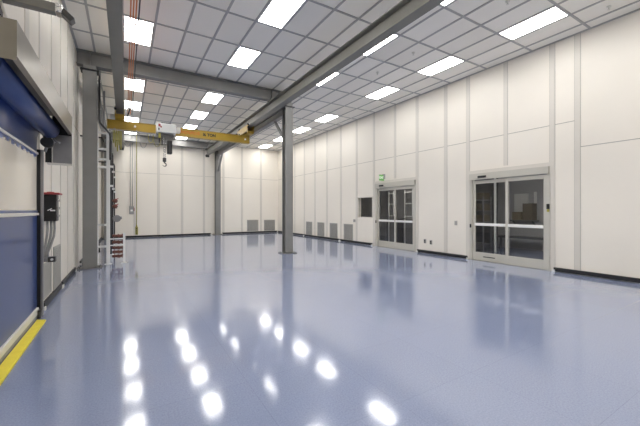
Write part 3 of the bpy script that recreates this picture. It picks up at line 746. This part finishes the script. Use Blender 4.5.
# low guard frame with the valves in the front
bm = B()
for x in (-0.02,):
    box(bm, x - 0.03, x + 0.03, 10.73, 10.79, 0.012, 0.86); box(bm, x - 0.08, x + 0.08, 10.68, 10.84, 0.0, 0.012)
for z in (0.52, 0.70): box(bm, RX1 + 0.046, 0.01, 10.735, 10.785, z - 0.014, z + 0.014)
obj('guard_frame', bm, 'white', t, 0.003)
for k, z in enumerate((0.20, 0.32, 0.44, 0.60, 0.78)):
    bm = B(); tube(bm, [(-0.31, 10.86, z), (-0.04, 10.86, z)], 0.038, 10)
    for x in (-0.27, -0.18, -0.08): tube(bm, [(x, 10.86, z), (x + 0.03, 10.86, z)], 0.056, 10)
    vl = obj('valve', bm, 'rust', t)
    bm = B(); tube(bm, [(-0.14, 10.82, z), (-0.14, 10.75, z)], 0.01, 6); tube(bm, [(-0.14, 10.75, z), (-0.14, 10.735, z)], 0.042, 12); obj('handwheel', bm, 'rust', vl)
bm = B(); tube(bm, [(-0.20, 10.86, 1.27), (-0.20, 11.0, 1.27)], 0.10, 20); tube(bm, [(-0.20, 10.86, 1.27), (-0.20, 10.83, 1.27)], 0.06, 16); tube(bm, [(-0.30, 10.93, 1.27), (-0.08, 10.93, 1.29)], 0.04, 10); obj('regulator', bm, 'galv', t)
for z in (1.62, 1.78):
    bm = B(); tube(bm, [(-0.33, 11.0, z), (-0.18, 11.0, z)], 0.028, 8); tube(bm, [(-0.24, 11.0, z - 0.06), (-0.24, 11.0, z + 0.06)], 0.045, 10); vl = obj('valve', bm, 'rust', t)
    bm = B(); bar(bm, (-0.24, 10.95, z + 0.02), (-0.16, 10.95, z + 0.07), 0.02, 0.02); obj('lever', bm, 'red', vl)

t = thing('service_pipes', 'dark service pipes running down beside the left column top', 'pipes', (-0.56, 10.5, 3.0))
bm = B(); tube(bm, [(-0.585, 10.45, 5.24), (-0.585, 10.45, 3.95), (-0.57, 10.45, 3.86), (-0.36, 10.62, 3.62), (-0.345, 10.64, 3.55), (-0.345, 10.65, 2.9)], 0.026, 10); obj('pipe', bm, 'darksteel', t)
bm = B(); tube(bm, [(-0.50, 10.9, 4.86), (-0.50, 10.9, 3.8), (-0.48, 10.9, 3.72), (-0.42, 10.9, 3.6)], 0.022, 10); obj('pipe', bm, 'conduit', t)
for z in (4.95, 4.2):
    bm = B(); box(bm, -0.63, -0.555, 10.435, 10.465, z, z + 0.03); obj('pipe_clamp', bm, 'chrome', t)
t = thing('hanging_hose', 'black hose drooping on the wall behind the left column foot', 'hose', (-0.8, 11.6, 0.6))
bm = B(); tube(bm, [(XL + 0.02, 12.6, 0.66), (XL + 0.12, 12.0, 0.70), (XL + 0.32, 11.6, 0.66), (XL + 0.42, 11.3, 0.50), (XL + 0.44, 11.2, 0.30)], 0.025, 8); obj('hose_line', bm, 'rubber', t)

# ------------------------------------------------------------------ sprinkler heads
def sprinkler(x, y, label):
    t = thing('sprinkler_head', label, 'sprinkler', (x, y, H), 'ceiling sprinklers')
    bm = B(); tube(bm, [(x, y, H + 0.012), (x, y, H - 0.004)], [0.045, 0.045], 18); obj('escutcheon', bm, 'white2', t)
    bm = B(); tube(bm, [(x, y, H - 0.004), (x, y, H - 0.05)], 0.012, 8); tube(bm, [(x, y, H - 0.05), (x, y, H - 0.056)], 0.028, 12); obj('deflector', bm, 'white2', t)
sprinkler(6.46, 3.3 + 0.22, 'small ceiling sprinkler close to the lit panel over the near sliding door')
sprinkler(8.38, 2.55, 'small ceiling sprinkler above the right wall, closest to the camera')
sprinkler(6.46, 5.95, 'small ceiling sprinkler beside the right runway, second along the bay')
sprinkler(6.46, 7.35, 'small ceiling sprinkler beside the right runway, third along the bay')

# ------------------------------------------------------------------ contents of the rooms behind the glass
def shelf(x0, x1, y0, y1, levels, label, group=None):
    t = thing('storage_shelf', label, 'shelf', ((x0 + x1) / 2, (y0 + y1) / 2, 0), group)
    for x in (x0, x1):
        for y in (y0, y1):
            bm = B(); box(bm, x - 0.02, x + 0.02, y - 0.02, y + 0.02, 0, levels[-1] + 0.1); obj('upright', bm, 'shelf', t)
    for z in levels:
        bm = B(); box(bm, x0 + 0.021, x1 - 0.021, y0, y1, z - 0.03, z); obj('shelf_board', bm, 'shelf', t)
def carton(x, y, z, sx, sy, sz, m, label, group):
    t = thing('carton', label, 'box', (x, y, z), group)
    bm = B(); box(bm, x - sx / 2, x + sx / 2, y - sy / 2, y + sy / 2, z + 0.001, z + sz); obj('carton_body', bm, m, t, 0.004)
    bm = B(); box(bm, x - sx / 2 + 0.004, x + sx / 2 - 0.004, y - 0.02, y + 0.02, z + sz + 0.0005, z + sz + 0.003); obj('tape', bm, 'white2', t)
shelf(11.0, 11.5, 6.85, 7.5, (0.3, 1.1, 1.5, 1.9), 'dark shelf behind the left leaf of the near sliding door')
wl = {1.1: 'lower', 1.5: 'middle', 1.9: 'top'}
for z in (1.1, 1.5, 1.9):
    for y, yl in ((7.0, 'front'), (7.32, 'rear')):
        carton(11.25, y, z, 0.40, 0.26, 0.24, 'carton',
               'carton on the %s shelf behind the near sliding door, %s one' % (wl[z], yl), 'cartons behind the near door')
bm = B(); box(bm, 13.14, 13.198, 6.38, 6.90, 1.45, 2.15); tag(obj('wall_board', bm, 'paper', None, 0.006, (13.17, 6.6, 1.45)), 'pale board on the far wall seen through the near sliding door', 'board', None, 'thing')
t = thing('wall_shelf', 'dark wall shelf carrying cartons seen through the near sliding door', 'shelf', (13.0, 6.45, 1.1))
bm = B(); box(bm, 12.75, 13.19, 6.02, 6.86, 1.10, 1.14); obj('shelf_board', bm, 'shelf', t, 0.004)
for y in (6.1, 6.8):
    bm = B(); bar(bm, (13.19, y, 0.85), (12.85, y, 1.10), 0.03, 0.03); obj('bracket', bm, 'shelf', t)
for y, s_, m, l in ((6.24, 0.62, 'carton', 'taller dark'), (6.62, 0.30, 'carton2', 'shorter brown')):
    carton(12.95, y, 1.142, 0.34, 0.34, s_, m, '%s carton on the wall shelf behind the near door' % l, 'cartons on the wall shelf')
t = thing('low_bench', 'low dark bench along the wall seen through the near sliding door', 'bench', (12.7, 6.0, 0))
bm = B(); box(bm, 12.45, 12.9, 4.6, 7.3, 0.46, 0.52); obj('bench_top', bm, 'shelf', t, 0.006)
for x in (12.5, 12.85):
    for y in (4.65, 7.25):
        bm = B(); box(bm, x - 0.03, x + 0.03, y - 0.03, y + 0.03, 0, 0.459); obj('leg', bm, 'shelf', t)
bm = B(); box(bm, 13.17, 13.199, 6.10, 6.20, 1.15, 2.2); tag(obj('light_strip', bm, 'white', None, 0.004, (13.18, 6.15, 1.15)), 'narrow white upright strip beside the pale board behind near door', 'strip', None, 'thing')
bm = B(); box(bm, 11.47, 11.53, 6.68, 6.74, 0.0, 2.98); tag(obj('support_pole', bm, 'white', None, 0.004, (11.5, 6.71, 0)), 'thin pale upright pole beside the shelf behind the near door', 'pole', None, 'thing')
# equipment behind the far door
def rack(x, y, label, dw):
    t = thing('equipment_rack', label, 'equipment frame', (x, y, 0), 'equipment frames behind the far door')
    for dy in (-dw, dw):
        bm = B(); box(bm, x - 0.016, x + 0.016, y + dy - 0.016, y + dy + 0.016, 0.0 if dy > 0 else 1.23, 2.4); obj('upright', bm, 'white', t)
    for z in (2.3, 1.8, 1.25):
        bm = B(); bar(bm, (x, y - dw + 0.017, z), (x, y + dw - 0.017, z), 0.035, 0.04); obj('cross_bar', bm, 'white', t)
    bm = B(); box(bm, x + 0.03, x + 0.5, y - 0.36, y + 0.36, 0.0, 1.1); obj('cabinet', bm, 'shelf', t, 0.01)
rack(10.5, 9.93, 'white pipe frame with dark cabinet behind the right leaf of the far door', 0.22)
rack(10.7, 11.2, 'white pipe frame with dark cabinet behind the left leaf of the far door', 0.16)
shelf(12.3, 12.8, 9.6, 11.2, (0.4, 1.0, 1.6, 2.2), 'dark shelf at the rear of the room behind the far door')
for z, zl in ((0.4, 'bottom'), (1.0, 'second'), (1.6, 'third')):
    carton(12.55, 10.7, z, 0.4, 0.5, 0.36, 'carton2', 'brown carton on the %s shelf behind the far door' % zl, 'cartons behind the far door')

# ------------------------------------------------------------------ camera, world, view
cam = bpy.data.cameras.new('camera'); co = bpy.data.objects.new('camera', cam); COL.objects.link(co)
TH = math.atan(195 / 322)
co.location = (0, 0, EYE); co.rotation_euler = (PI / 2, 0, -TH)
cam.sensor_width = 36; cam.lens = 322 / 640 * 36; cam.shift_y = -2.5 / 640; cam.clip_start = 0.05; cam.clip_end = 100
SC.camera = co
w = bpy.data.worlds.new('world'); SC.world = w; w.use_nodes = True
w.node_tree.nodes['Background'].inputs[0].default_value = (0.02, 0.02, 0.02, 1)
SC.view_settings.view_transform = 'Standard'; SC.view_settings.look = 'None'; SC.view_settings.gamma = 1; SC.view_settings.use_curve_mapping = False
SC.view_settings.exposure = 0.28
SC.cycles.max_bounces = 16; SC.cycles.diffuse_bounces = 10; SC.cycles.glossy_bounces = 6; SC.cycles.transparent_max_bounces = 12
